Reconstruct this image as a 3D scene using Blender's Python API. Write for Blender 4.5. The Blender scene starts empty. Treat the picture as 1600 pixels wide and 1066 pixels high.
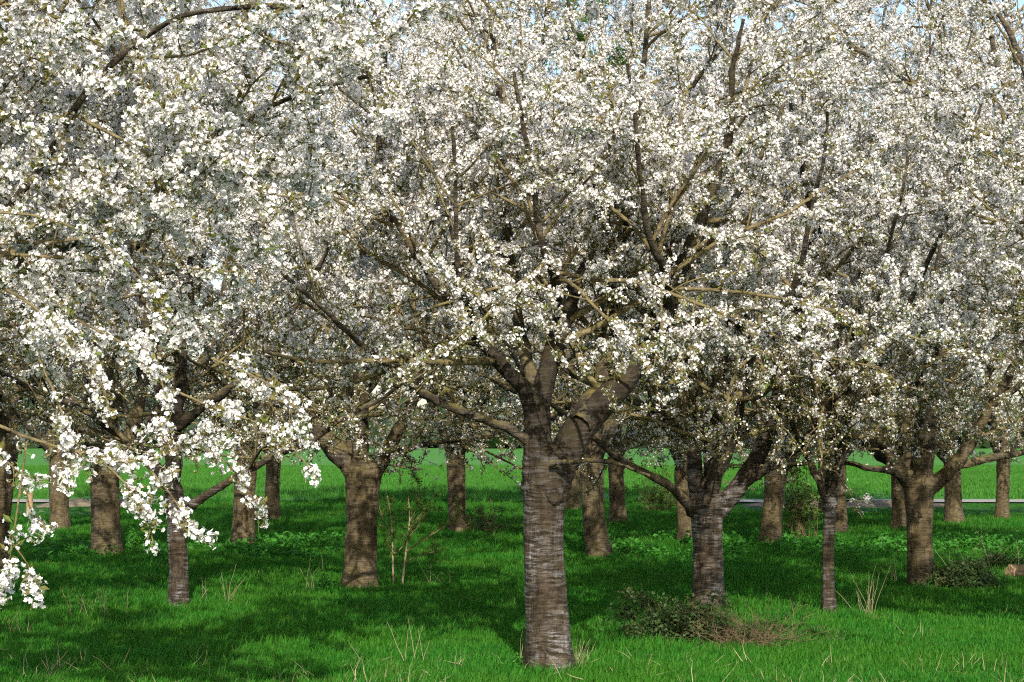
import bpy, bmesh, math
import numpy as np
from mathutils import Vector, noise as mnoise

# ------------------------------------------------------------------ camera, sky, sun, exposure
scene = bpy.context.scene
COL = scene.collection
FPX = 3180.0                     # focal length in photograph pixels (1600 wide)
CAM_H = 1.7
PITCH = math.atan(157.0 / FPX)

cam_data = bpy.data.cameras.new('camera')
cam_data.sensor_width = 36.0
cam_data.lens = FPX / 1600.0 * 36.0
cam_data.clip_end = 6000.0
cam = bpy.data.objects.new('camera', cam_data)
COL.objects.link(cam)
cam.location = (0, 0, CAM_H)
cam.rotation_euler = (math.radians(90) + PITCH, 0, 0)
scene.camera = cam

SUN_EL = math.radians(31)
SUN_AZ = math.radians(5)         # the sun stands behind the camera, a little to the right
world = bpy.data.worlds.new('World')
scene.world = world
world.use_nodes = True
wn = world.node_tree
sky = wn.nodes.new('ShaderNodeTexSky')
sky.sky_type = 'NISHITA'
sky.sun_disc = False
sky.sun_elevation = SUN_EL
sky.sun_rotation = math.pi - SUN_AZ
sky.air_density = 1.0
sky.dust_density = 1.2
wn.links.new(sky.outputs[0], wn.nodes['Background'].inputs[0])
wn.nodes['Background'].inputs[1].default_value = 0.13

sun_data = bpy.data.lights.new('sun', 'SUN')
sun_data.energy = 4.5
sun_data.angle = math.radians(0.53)
sun_data.color = (1.0, 0.955, 0.89)
sun = bpy.data.objects.new('sun', sun_data)
COL.objects.link(sun)
_to_sun = Vector((math.sin(SUN_AZ) * math.cos(SUN_EL), -math.cos(SUN_AZ) * math.cos(SUN_EL), math.sin(SUN_EL)))
sun.rotation_euler = _to_sun.to_track_quat('Z', 'Y').to_euler()
sun.location = (0, -5, 30)

vs = scene.view_settings
vs.view_transform = 'Standard'
vs.look = 'None'
vs.exposure = 0.70
vs.gamma = 1.0
cy = scene.cycles
cy.max_bounces = 6
cy.diffuse_bounces = 4
cy.glossy_bounces = 2
cy.transmission_bounces = 3
cy.transparent_max_bounces = 4
cy.use_denoising = False
cy.filter_width = 1.15
cy.caustics_reflective = False
cy.caustics_refractive = False
cy.use_adaptive_sampling = True
cy.adaptive_threshold = 0.02

# ------------------------------------------------------------------ small helpers
_c, _s = math.cos(PITCH), math.sin(PITCH)


def ray(u, v):
    x, z = (u - 800.0) / FPX, (533.0 - v) / FPX
    return np.array([x, _c - z * _s, _s + z * _c])


def at(u, v, Y):
    """point of the place seen at (u, v) that stands Y metres away"""
    d = ray(u, v)
    return np.array([0, 0, CAM_H]) + d * (Y / d[1])


def on_ground(u, v):
    d = ray(u, v)
    return np.array([0, 0, CAM_H]) + d * (-CAM_H / d[2])


def unit(a):
    return a / np.maximum(np.linalg.norm(a, axis=-1, keepdims=True), 1e-9)


def tag(o, label=None, cat=None, group=None, kind=None):
    if label: o['label'] = label
    if cat: o['category'] = cat
    if group: o['group'] = group
    if kind: o['kind'] = kind
    return o


def empty(name, loc, label=None, cat=None, group=None):
    o = bpy.data.objects.new(name, None)
    COL.objects.link(o)
    o.location = tuple(loc)
    o.empty_display_size = 0.2
    return tag(o, label, cat, group)


def link(name, me, parent=None):
    o = bpy.data.objects.new(name, me)
    COL.objects.link(o)
    if parent: o.parent = parent
    return o


def mesh_np(name, V, F, mats=(), mat_idx=None, smooth=True):
    """V (n,3) and F (m,k) arrays -> mesh"""
    me = bpy.data.meshes.new(name)
    V = np.asarray(V, np.float32); F = np.asarray(F, np.int32)
    m, k = F.shape
    me.vertices.add(len(V)); me.vertices.foreach_set('co', V.ravel())
    me.loops.add(m * k); me.loops.foreach_set('vertex_index', F.ravel())
    me.polygons.add(m)
    me.polygons.foreach_set('loop_start', np.arange(0, m * k, k, dtype=np.int32))
    me.polygons.foreach_set('loop_total', np.full(m, k, np.int32))
    me.polygons.foreach_set('use_smooth', np.full(m, smooth, bool))
    for x in mats: me.materials.append(x)
    if mat_idx is not None: me.polygons.foreach_set('material_index', np.asarray(mat_idx, np.int32))
    me.update(calc_edges=True)
    return me


def tubes(P, R, sides):
    """P (N,K,3) polylines with radii R (N,K) -> verts, quads"""
    N, K, _ = P.shape
    T = unit(np.gradient(P, axis=1))
    ref = np.zeros_like(T); ref[..., 0] = 1.0
    m = np.abs(T[:, :1, 0]) > 0.8
    ref[np.broadcast_to(m, T.shape[:2])] = (0, 1, 0)
    A = unit(np.cross(T, ref)); B = np.cross(T, A)
    ang = np.arange(sides) * 2 * math.pi / sides
    ring = A[:, :, None] * np.cos(ang)[:, None] + B[:, :, None] * np.sin(ang)[:, None]
    V = (P[:, :, None] + ring * R[:, :, None, None]).reshape(-1, 3)
    n = np.arange(N)[:, None, None] * K * sides
    k = np.arange(K - 1)[None, :, None] * sides
    j = np.arange(sides)[None, None, :]; j2 = (j + 1) % sides
    F = np.stack([n + k + j, n + k + j2, n + k + sides + j2, n + k + sides + j], -1).reshape(-1, 4)
    return V, F


def merge(parts):
    Vs, Fs, o = [], [], 0
    for V, F in parts:
        Vs.append(V); Fs.append(F + o); o += len(V)
    return np.concatenate(Vs), np.concatenate(Fs)


def resample(P, R, K):
    P = np.asarray(P, float); R = np.asarray(R, float)
    s = np.r_[0, np.cumsum(np.linalg.norm(np.diff(P, axis=0), axis=1))]
    # smooth the polyline by Catmull-Rom before resampling
    Q, q = [], []
    n = len(P)
    for i in range(n - 1):
        p0, p1, p2, p3 = P[max(i - 1, 0)], P[i], P[i + 1], P[min(i + 2, n - 1)]
        for t in np.linspace(0, 1, 6, endpoint=False):
            Q.append(0.5 * ((2 * p1) + (-p0 + p2) * t + (2 * p0 - 5 * p1 + 4 * p2 - p3) * t * t + (-p0 + 3 * p1 - 3 * p2 + p3) * t ** 3))
            q.append(R[i] + (R[i + 1] - R[i]) * t)
    Q.append(P[-1]); q.append(R[-1])
    Q = np.array(Q); q = np.array(q)
    s = np.r_[0, np.cumsum(np.linalg.norm(np.diff(Q, axis=0), axis=1))]
    t = np.linspace(0, s[-1], K)
    return np.stack([np.interp(t, s, Q[:, i]) for i in range(3)], 1), np.interp(t, s, q)


# ------------------------------------------------------------------ materials
def new_mat(name):
    m = bpy.data.materials.new(name)
    m.use_nodes = True
    nt = m.node_tree
    return m, nt, nt.nodes['Principled BSDF'], nt.nodes['Material Output']


def node(nt, typ, **kw):
    n = nt.nodes.new(typ)
    for k, v in kw.items(): setattr(n, k, v)
    return n


def noise_node(nt, vec, scale, detail=4.0, rough=0.55, vscale=None):
    if vscale is not None:
        mp = node(nt, 'ShaderNodeMapping'); mp.inputs['Scale'].default_value = vscale
        nt.links.new(vec, mp.inputs[0]); vec = mp.outputs[0]
    n = node(nt, 'ShaderNodeTexNoise')
    n.inputs['Scale'].default_value = scale; n.inputs['Detail'].default_value = detail; n.inputs['Roughness'].default_value = rough
    nt.links.new(vec, n.inputs['Vector'])
    return n.outputs['Fac']


def ramp(nt, fac, stops):
    r = node(nt, 'ShaderNodeValToRGB')
    el = r.color_ramp.elements
    while len(el) < len(stops): el.new(0.5)
    for e, (p, c) in zip(el, stops):
        e.position = p; e.color = (*c, 1.0)
    nt.links.new(fac, r.inputs[0])
    return r.outputs[0]


def mixc(nt, fac, a, b, blend='MIX'):
    m = node(nt, 'ShaderNodeMix', data_type='RGBA', blend_type=blend)
    for s, x in ((m.inputs[0], fac), (m.inputs[6], a), (m.inputs[7], b)):
        if hasattr(x, 'is_output'): nt.links.new(x, s)
        elif isinstance(x, (int, float)): s.default_value = x
        else: s.default_value = (*x, 1.0)
    return m.outputs[2]


def math_node(nt, op, a, b=None):
    m = node(nt, 'ShaderNodeMath', operation=op)
    for s, x in zip(m.inputs, (a, b)):
        if x is None: continue
        if hasattr(x, 'is_output'): nt.links.new(x, s)
        else: s.default_value = x
    return m.outputs[0]


def maprange(nt, v, a, b, c=0.0, d=1.0):
    m = node(nt, 'ShaderNodeMapRange')
    nt.links.new(v, m.inputs[0])
    for i, x in enumerate((a, b, c, d)): m.inputs[i + 1].default_value = x
    return m.outputs[0]


def petal_material(name, tint_a, tint_b, transl):
    m, nt, bs, out = new_mat(name)
    oi = node(nt, 'ShaderNodeObjectInfo')
    col = ramp(nt, oi.outputs['Random'], [(0.0, tint_a), (0.55, tint_b), (1.0, tint_a)])
    bs.inputs['Roughness'].default_value = 0.6
    bs.inputs['Specular IOR Level'].default_value = 0.2
    nt.links.new(col, bs.inputs['Base Color'])
    tr = node(nt, 'ShaderNodeBsdfTranslucent'); nt.links.new(col, tr.inputs[0])
    mx = node(nt, 'ShaderNodeMixShader'); mx.inputs[0].default_value = transl
    nt.links.new(bs.outputs[0], mx.inputs[1]); nt.links.new(tr.outputs[0], mx.inputs[2])
    nt.links.new(mx.outputs[0], out.inputs[0])
    return m


def leaf_material(name, stops, transl=0.35, world_scale=None, spec=0.3, patch=None):
    """leaf or blade colour varies per clump and, if asked, in patches over the ground"""
    m, nt, bs, out = new_mat(name)
    oi = node(nt, 'ShaderNodeObjectInfo')
    col = ramp(nt, oi.outputs['Random'], stops)
    if world_scale:
        g = node(nt, 'ShaderNodeNewGeometry')
        f = noise_node(nt, g.outputs['Position'], world_scale, 5.0, 0.6)
        f = maprange(nt, f, 0.42, 0.68)
        col = mixc(nt, f, col, patch)
    bs.inputs['Roughness'].default_value = 0.55
    bs.inputs['Specular IOR Level'].default_value = spec
    nt.links.new(col, bs.inputs['Base Color'])
    tr = node(nt, 'ShaderNodeBsdfTranslucent'); nt.links.new(col, tr.inputs[0])
    mx = node(nt, 'ShaderNodeMixShader'); mx.inputs[0].default_value = transl
    nt.links.new(bs.outputs[0], mx.inputs[1]); nt.links.new(tr.outputs[0], mx.inputs[2])
    nt.links.new(mx.outputs[0], out.inputs[0])
    return m


def bark_material(name, dark, light, moss_amt=0.3, band=1.0, gloss=0.5, moss=(0.17, 0.14, 0.035), upper=None, silver=None):
    """cherry bark: lenticel bands round the stem that come and go, long cracks, scaly patches, lichen on top"""
    m, nt, bs, out = new_mat(name)
    tc = node(nt, 'ShaderNodeTexCoord'); ob = tc.outputs['Object']
    warp = noise_node(nt, ob, 2.6, 3.0)
    wv = node(nt, 'ShaderNodeCombineXYZ')
    nt.links.new(math_node(nt, 'MULTIPLY', warp, 0.09), wv.inputs[2])
    va = node(nt, 'ShaderNodeVectorMath', operation='ADD'); nt.links.new(ob, va.inputs[0]); nt.links.new(wv.outputs[0], va.inputs[1])
    ow = va.outputs[0]
    bands = noise_node(nt, ow, 1.0, 5.0, 0.6, (6.5, 6.5, 50.0))
    patch = maprange(nt, noise_node(nt, ob, 1.0, 4.0, 0.6, (5.0, 5.0, 2.2)), 0.40, 0.60)
    fine = noise_node(nt, ob, 70.0, 4.0, 0.7)
    vert = noise_node(nt, ow, 1.0, 5.0, 0.65, (24.0, 24.0, 3.0))
    scaly = noise_node(nt, ow, 1.0, 4.0, 0.6, (14.0, 14.0, 22.0))
    base = mixc(nt, maprange(nt, scaly, 0.36, 0.62), dark, light)
    col = mixc(nt, math_node(nt, 'MULTIPLY', maprange(nt, vert, 0.53, 0.64), 0.7), base, tuple(x * 0.35 for x in dark))
    bm_ = math_node(nt, 'MULTIPLY', maprange(nt, bands, 0.50, 0.58), math_node(nt, 'MULTIPLY', patch, 0.8 * band))
    col = mixc(nt, bm_, col, silver or tuple(min(1, x * 1.55) for x in light))  # lenticel colour; silver grey also puts the bark's sheen into it
    bd = math_node(nt, 'MULTIPLY', maprange(nt, bands, 0.46, 0.38), 0.45 * band)
    col = mixc(nt, bd, col, tuple(x * 0.5 for x in dark))
    col = mixc(nt, math_node(nt, 'MULTIPLY', maprange(nt, fine, 0.5, 0.75), 0.45), col, tuple(x * 0.5 for x in dark))
    if upper is not None:                                   # bark colour darkens above the first fork
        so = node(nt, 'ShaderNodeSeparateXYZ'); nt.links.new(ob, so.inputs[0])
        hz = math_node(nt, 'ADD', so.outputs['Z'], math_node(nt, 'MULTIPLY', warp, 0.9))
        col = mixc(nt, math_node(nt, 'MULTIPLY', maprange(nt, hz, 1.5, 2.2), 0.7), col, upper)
    g = node(nt, 'ShaderNodeNewGeometry')
    sep = node(nt, 'ShaderNodeSeparateXYZ'); nt.links.new(g.outputs['Normal'], sep.inputs[0])
    up = maprange(nt, sep.outputs['Z'], -0.5, 0.9)
    mo = maprange(nt, noise_node(nt, ob, 7.0, 5.0, 0.65), 0.42, 0.62)
    col = mixc(nt, math_node(nt, 'MULTIPLY', math_node(nt, 'MULTIPLY', mo, up), moss_amt), col, moss)
    nt.links.new(col, bs.inputs['Base Color'])
    sm = math_node(nt, 'MULTIPLY', patch, maprange(nt, bands, 0.40, 0.54))       # the skin between the cracks is polished
    nt.links.new(maprange(nt, sm, 0.0, 1.0, 0.75, 0.75 - 0.45 * gloss), bs.inputs['Roughness'])
    if upper is not None:
        sm = math_node(nt, 'MULTIPLY', sm, maprange(nt, hz, 2.0, 1.6))
    nt.links.new(maprange(nt, sm, 0.0, 1.0, 0.12, 0.12 + 0.85 * gloss), bs.inputs['Specular IOR Level'])
    h = math_node(nt, 'ADD', math_node(nt, 'MULTIPLY', bands, 0.8 * band), math_node(nt, 'MULTIPLY', vert, -1.0))
    h = math_node(nt, 'ADD', h, math_node(nt, 'MULTIPLY', fine, 0.25))
    h = math_node(nt, 'ADD', h, math_node(nt, 'MULTIPLY', scaly, 0.5))
    bp = node(nt, 'ShaderNodeBump'); bp.inputs['Strength'].default_value = 0.9; bp.inputs['Distance'].default_value = 0.03
    nt.links.new(h, bp.inputs['Height']); nt.links.new(bp.outputs[0], bs.inputs['Normal'])
    return m


def plain_material(name, a, b, scale=8.0, rough=0.8, bump=0.0):
    m, nt, bs, out = new_mat(name)
    tc = node(nt, 'ShaderNodeTexCoord')
    f = noise_node(nt, tc.outputs['Object'], scale, 6.0, 0.65)
    nt.links.new(mixc(nt, maprange(nt, f, 0.35, 0.65), a, b), bs.inputs['Base Color'])
    bs.inputs['Roughness'].default_value = rough
    bs.inputs['Specular IOR Level'].default_value = 0.25
    if bump:
        bp = node(nt, 'ShaderNodeBump'); bp.inputs['Strength'].default_value = 0.7; bp.inputs['Distance'].default_value = bump
        nt.links.new(f, bp.inputs['Height']); nt.links.new(bp.outputs[0], bs.inputs['Normal'])
    return m


M = {}
M['petal'] = petal_material('petal', (0.90, 0.878, 0.868), (0.905, 0.850, 0.840), 0.40)
M['stamen'] = plain_material('stamen', (0.42, 0.40, 0.12), (0.50, 0.42, 0.18), 40)
M['pedicel'] = plain_material('pedicel', (0.16, 0.22, 0.05), (0.22, 0.22, 0.07), 40)
M['young_leaf'] = leaf_material('young_leaf', [(0, (0.22, 0.21, 0.045)), (0.5, (0.23, 0.17, 0.06)), (1, (0.16, 0.22, 0.04))], 0.45)
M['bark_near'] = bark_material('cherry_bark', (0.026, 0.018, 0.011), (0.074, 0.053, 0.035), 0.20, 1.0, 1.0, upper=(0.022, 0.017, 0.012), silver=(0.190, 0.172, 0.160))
M['bark_old'] = bark_material('old_bark', (0.040, 0.029, 0.016), (0.112, 0.081, 0.044), 0.6, 0.7, 0.4)
M['bark_limb'] = bark_material('limb_bark', (0.026, 0.020, 0.014), (0.080, 0.062, 0.042), 0.7, 0.8, 0.4, (0.19, 0.155, 0.045))
M['twig'] = bark_material('twig_bark', (0.095, 0.072, 0.036), (0.220, 0.170, 0.085), 0.8, 0.3, 0.2, (0.21, 0.18, 0.055))
M['grass'] = leaf_material('grass_blade', [(0, (0.022, 0.135, 0.012)), (0.5, (0.036, 0.180, 0.014)), (0.85, (0.055, 0.200, 0.018)), (1, (0.110, 0.190, 0.030))], 0.4, 0.55, 0.12, (0.052, 0.180, 0.013))
M['crop_blade'] = leaf_material('crop_blade', [(0, (0.050, 0.190, 0.020)), (0.5, (0.070, 0.225, 0.028)), (1, (0.095, 0.245, 0.036))], 0.4, 0.12, 0.1, (0.058, 0.180, 0.018))
M['straw'] = leaf_material('dry_stalk', [(0, (0.42, 0.36, 0.20)), (0.5, (0.36, 0.29, 0.15)), (1, (0.46, 0.40, 0.24))], 0.25)
M['weed'] = leaf_material('weed_leaf', [(0, (0.045, 0.20, 0.018)), (0.5, (0.06, 0.24, 0.02)), (1, (0.035, 0.16, 0.015))], 0.4)
M['ivy'] = leaf_material('ivy_leaf', [(0, (0.025, 0.060, 0.014)), (0.5, (0.040, 0.080, 0.018)), (1, (0.075, 0.085, 0.022))], 0.3)
M['fresh'] = leaf_material('fresh_leaf', [(0, (0.10, 0.20, 0.03)), (0.5, (0.14, 0.22, 0.035)), (1, (0.08, 0.15, 0.03))], 0.45)
M['dead_stem'] = plain_material('dead_stem', (0.10, 0.065, 0.035), (0.19, 0.13, 0.07), 20)
M['pale_stem'] = plain_material('pale_stem', (0.22, 0.17, 0.10), (0.36, 0.30, 0.20), 30)
M['cut_wood'] = plain_material('cut_wood', (0.22, 0.145, 0.075), (0.36, 0.25, 0.14), 14)
M['soil'] = plain_material('soil', (0.16, 0.12, 0.07), (0.27, 0.21, 0.13), 2.5, 0.95, 0.03)
M['path'] = plain_material('path_gravel', (0.27, 0.245, 0.205), (0.35, 0.32, 0.27), 3.0, 0.9)
M['wood_leaf'] = leaf_material('far_leaf', [(0, (0.03, 0.055, 0.02)), (1, (0.05, 0.08, 0.03))], 0.2)
M['orange'] = plain_material('orange_fungus', (0.55, 0.17, 0.03), (0.70, 0.26, 0.05), 30)


def ground_material(name, a, b, scale):
    m, nt, bs, out = new_mat(name)
    g = node(nt, 'ShaderNodeNewGeometry')
    f = noise_node(nt, g.outputs['Position'], scale, 8.0, 0.65)
    f2 = noise_node(nt, g.outputs['Position'], scale * 25, 4.0, 0.6)
    c = mixc(nt, maprange(nt, f, 0.35, 0.65), a, b)
    c = mixc(nt, math_node(nt, 'MULTIPLY', maprange(nt, f2, 0.45, 0.75), 0.6), c, tuple(x * 0.55 for x in a))
    nt.links.new(c, bs.inputs['Base Color'])
    bs.inputs['Roughness'].default_value = 0.9
    bs.inputs['Specular IOR Level'].default_value = 0.1
    bp = node(nt, 'ShaderNodeBump'); bp.inputs['Strength'].default_value = 0.6; bp.inputs['Distance'].default_value = 0.05
    nt.links.new(f2, bp.inputs['Height']); nt.links.new(bp.outputs[0], bs.inputs['Normal'])
    return m


M['turf'] = ground_material('orchard_turf', (0.020, 0.075, 0.010), (0.030, 0.095, 0.014), 0.8)
M['crop'] = ground_material('young_crop', (0.052, 0.175, 0.022), (0.085, 0.225, 0.034), 0.13)

# ------------------------------------------------------------------ setting: ground, field, path
def ground_z(x, y):
    return 0.035 * np.sin(x * 0.55 + 1.3) * np.sin(y * 0.37 + 0.4) + 0.02 * np.sin(x * 1.3 + y * 0.9)


xs = np.r_[-3000, -600, -120, np.linspace(-40, 40, 81), 120, 600, 3000]
ys = np.r_[-300, -60, np.linspace(-20, 56, 77), 80, 200, 800, 4500]
GX, GY = np.meshgrid(xs, ys, indexing='ij')
inside = (np.abs(GX) < 40.5) & (GY > -20.5) & (GY < 53)
GZ = np.where(inside, ground_z(GX, GY), 0.0)
nx, ny = len(xs), len(ys)
ii, jj = np.meshgrid(np.arange(nx - 1), np.arange(ny - 1), indexing='ij')
F = np.stack([ii * ny + jj, (ii + 1) * ny + jj, (ii + 1) * ny + jj + 1, ii * ny + jj + 1], -1).reshape(-1, 4)
o = link('ground', mesh_np('ground', np.stack([GX, GY, GZ], -1).reshape(-1, 3), F, [M['turf']]))
tag(o, 'green turf of the orchard floor under the trees', 'ground', kind='structure')


def sheet(name, x0, x1, y0, y1, z, mat, label):
    me = mesh_np(name, [(x0, y0, z), (x1, y0, z), (x1, y1, z), (x0, y1, z)], [(0, 1, 2, 3)], [mat], smooth=False)
    return tag(link(name, me), label, name.replace('_', ' '), kind='structure')


sheet('field', -1500, 1500, 58.8, 2600, 0.030, M['crop'], 'wide bright green field of young crop beyond the path')
sheet('path', -400, 400, 56.2, 58.8, 0.036, M['path'], 'pale grey farm path running behind the orchard')


# ------------------------------------------------------------------ scattering small pieces by geometry nodes
def scatter_group(name, coll):
    ng = bpy.data.node_groups.new(name, 'GeometryNodeTree')
    ng.interface.new_socket('Geometry', in_out='INPUT', socket_type='NodeSocketGeometry')
    ng.interface.new_socket('Geometry', in_out='OUTPUT', socket_type='NodeSocketGeometry')
    gi = ng.nodes.new('NodeGroupInput'); go = ng.nodes.new('NodeGroupOutput')
    ci = ng.nodes.new('GeometryNodeCollectionInfo')
    ci.inputs['Collection'].default_value = coll
    ci.inputs['Separate Children'].default_value = True
    ci.inputs['Reset Children'].default_value = True
    iop = ng.nodes.new('GeometryNodeInstanceOnPoints')
    iop.inputs['Pick Instance'].default_value = True

    def attr(nm, typ):
        n = ng.nodes.new('GeometryNodeInputNamedAttribute'); n.data_type = typ
        n.inputs['Name'].default_value = nm
        return n.outputs['Attribute']
    e2r = ng.nodes.new('FunctionNodeEulerToRotation')
    ng.links.new(attr('rot', 'FLOAT_VECTOR'), e2r.inputs[0])
    ng.links.new(e2r.outputs[0], iop.inputs['Rotation'])
    ng.links.new(attr('scl', 'FLOAT'), iop.inputs['Scale'])
    ng.links.new(attr('idx', 'INT'), iop.inputs['Instance Index'])
    ng.links.new(ci.outputs[0], iop.inputs['Instance'])
    ng.links.new(gi.outputs[0], iop.inputs['Points'])
    ng.links.new(iop.outputs[0], go.inputs[0])
    return ng


def scatter(name, pts, rot, scl, idx, group, parent=None):
    me = bpy.data.meshes.new(name)
    n = len(pts)
    me.vertices.add(n); me.vertices.foreach_set('co', np.asarray(pts, np.float32).ravel())
    a = me.attributes.new('rot', 'FLOAT_VECTOR', 'POINT'); a.data.foreach_set('vector', np.asarray(rot, np.float32).ravel())
    a = me.attributes.new('scl', 'FLOAT', 'POINT'); a.data.foreach_set('value', np.asarray(scl, np.float32))
    a = me.attributes.new('idx', 'INT', 'POINT'); a.data.foreach_set('value', np.asarray(idx, np.int32))
    me.update()
    o = link(name, me, parent)
    md = o.modifiers.new('scatter', 'NODES'); md.node_group = group
    o['kind'] = 'stuff'
    return o


def source_collection(name, meshes):
    c = bpy.data.collections.new(name)
    for i, me in enumerate(meshes):
        c.objects.link(bpy.data.objects.new(f'{name}_{i:02d}', me))
    return c


class Poly:
    def __init__(s): s.V, s.F, s.m = [], [], []
    def add(s, V, F, mi):
        o = len(s.V); s.V += [tuple(v) for v in V]
        for f in F: s.F.append([i + o for i in f]); s.m.append(mi)
    def build(s, name, mats, smooth=False):
        me = bpy.data.meshes.new(name); me.from_pydata(s.V, [], s.F)
        for x in mats: me.materials.append(x)
        me.polygons.foreach_set('material_index', s.m)
        me.polygons.foreach_set('use_smooth', [smooth] * len(s.F))
        me.update(); return me


def frame(n, rng):
    n = n / np.linalg.norm(n)
    a = np.cross(n, rng.normal(size=3)); a /= np.linalg.norm(a)
    return a, np.cross(n, a), n


def blossom_cluster(seed, nflow, leaves, open_=1.0):
    rng = np.random.default_rng(seed); p = Poly()
    for i in range(nflow):
        d = unit(rng.normal(size=3) + np.array([0, 0, 0.45]))
        pos = d * rng.uniform(0.022, 0.046) + rng.normal(size=3) * 0.006
        a, b, n = frame(d + rng.normal(size=3) * 0.35, rng)
        r = rng.uniform(0.0125, 0.0165) * open_
        cup = rng.uniform(0.1, 0.5)
        for k in range(5):
            t = 2 * math.pi * k / 5 + rng.normal() * 0.08
            e = math.cos(t) * a + math.sin(t) * b; f = -math.sin(t) * a + math.cos(t) * b
            q = lambda x, y, z: pos + r * (x * e + y * f + z * n)
            w = rng.uniform(0.36, 0.46)
            p.add([q(0.08, 0, 0), q(0.6, -w, cup * 0.6), q(0.98, -0.2, cup), q(0.88, 0, cup * 0.8), q(0.98, 0.2, cup), q(0.6, w, cup * 0.6)],
                  [(0, 1, 2, 3), (0, 3, 4, 5)], 0)
        c = pos + n * r * 0.10
        p.add([c + r * 0.17 * (math.cos(t) * a + math.sin(t) * b) for t in np.arange(5) * 1.2566] + [c + n * r * 0.28], [(i, (i + 1) % 5, 5) for i in range(5)], 1)
        s = a * 0.0011
        p.add([-s, s, pos + s, pos - s], [(0, 1, 2, 3)], 2)
    for i in range(leaves):
        d = unit(rng.normal(size=3) + np.array([0, 0, 0.6])); a, b, n = frame(d, rng)
        L = rng.uniform(0.025, 0.055); w = L * 0.24
        s0 = d * 0.012
        p.add([s0, s0 + d * L * 0.5 + a * w, s0 + d * L + b * L * 0.2, s0 + d * L * 0.5 - a * w, s0 + d * L * 0.5 + b * L * -0.12],
              [(0, 1, 4), (1, 2, 4), (2, 3, 4), (3, 0, 4)], 3)
    return p.build('blossom', [M['petal'], M['stamen'], M['pedicel'], M['young_leaf']])


def grass_clump(seed, nb, hmin, hmax, rad, mat, width=0.0042, lean=0.55):
    rng = np.random.default_rng(seed); p = Poly()
    for i in range(nb):
        r = rad * math.sqrt(rng.random()); t = rng.random() * 6.283
        x0 = np.array([r * math.cos(t), r * math.sin(t), -0.01])
        h = rng.uniform(hmin, hmax); az = rng.random() * 6.283
        ln = rng.uniform(0.1, lean) * h
        dirv = np.array([math.cos(az), math.sin(az), 0]); sid = np.array([-math.sin(az + 0.6), math.cos(az + 0.6), 0]) * width * rng.uniform(0.7, 1.3)
        m1 = x0 + np.array([0, 0, h * 0.55]) + dirv * ln * 0.3
        tip = x0 + np.array([0, 0, h * rng.uniform(0.85, 1.0)]) + dirv * ln
        p.add([x0 - sid, x0 + sid, m1 + sid * 0.8, m1 - sid * 0.8, tip], [(0, 1, 2, 3), (3, 2, 4)], 0)
    return p.build('grass_blade', [mat])


def leaf_clump(seed, n, rad, L0, L1, mat, flat=0.6, zoff=0.0):
    rng = np.random.default_rng(seed); p = Poly()
    for i in range(n):
        c = rng.normal(size=3) * rad * 0.5 * np.array([1, 1, flat]); c[2] = abs(c[2]) + zoff
        d = unit(rng.normal(size=3) * np.array([1, 1, 0.5])); n_ = unit(rng.normal(size=3) * 0.6 + np.array([0, -0.35, 0.9]))
        b = unit(np.cross(n_, d)); d = np.cross(b, n_)
        L = rng.uniform(L0, L1); w = L * rng.uniform(0.28, 0.42)
        p.add([c, c + d * L * 0.45 + b * w + n_ * L * 0.08, c + d * L - n_ * L * 0.12, c + d * L * 0.45 - b * w + n_ * L * 0.08],
              [(0, 1, 2), (0, 2, 3)], 0)
    return p.build('leaf', [mat])


BLOSSOM = scatter_group('scatter_blossom', source_collection('blossom_source', [blossom_cluster(i, 9 + i % 5, 1 + i % 3) for i in range(9)]))
SPARSE = scatter_group('scatter_buds', source_collection('bud_source', [blossom_cluster(40 + i, 2 + i % 3, 5, 0.8) for i in range(5)]))
GRASS = scatter_group('scatter_grass', source_collection('grass_source',
    [grass_clump(i, 52, 0.022, 0.075, 0.15, M['grass']) for i in range(6)] + [grass_clump(20 + i, 38, 0.045, 0.12, 0.14, M['grass'], 0.0042, 0.7) for i in range(3)]))
WEED = scatter_group('scatter_weed', source_collection('weed_source', [leaf_clump(60 + i, 26, 0.2, 0.05, 0.11, M['weed'], 0.5, 0.05) for i in range(4)]))
IVY = scatter_group('scatter_ivy', source_collection('ivy_source', [leaf_clump(70 + i, 22, 0.12, 0.03, 0.06, M['ivy'], 1.0) for i in range(4)]))
FRESH = scatter_group('scatter_leaf', source_collection('fresh_source', [leaf_clump(80 + i, 9, 0.06, 0.02, 0.045, M['fresh'], 1.0) for i in range(4)]))
BIGLEAF = scatter_group('scatter_bigleaf', source_collection('bigleaf_source', [leaf_clump(90 + i, 20, 0.25, 0.06, 0.12, M['fresh'], 1.0) for i in range(4)]))
CROP = scatter_group('scatter_crop', source_collection('crop_source', [grass_clump(130 + i, 26, 0.08, 0.22, 0.22, M['crop_blade'], 0.012, 0.6) for i in range(4)]))
STRAW = scatter_group('scatter_straw', source_collection('straw_source', [grass_clump(110 + i, 4, 0.06, 0.20, 0.12, M['straw'], 0.0022, 1.6) for i in range(5)]))


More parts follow.
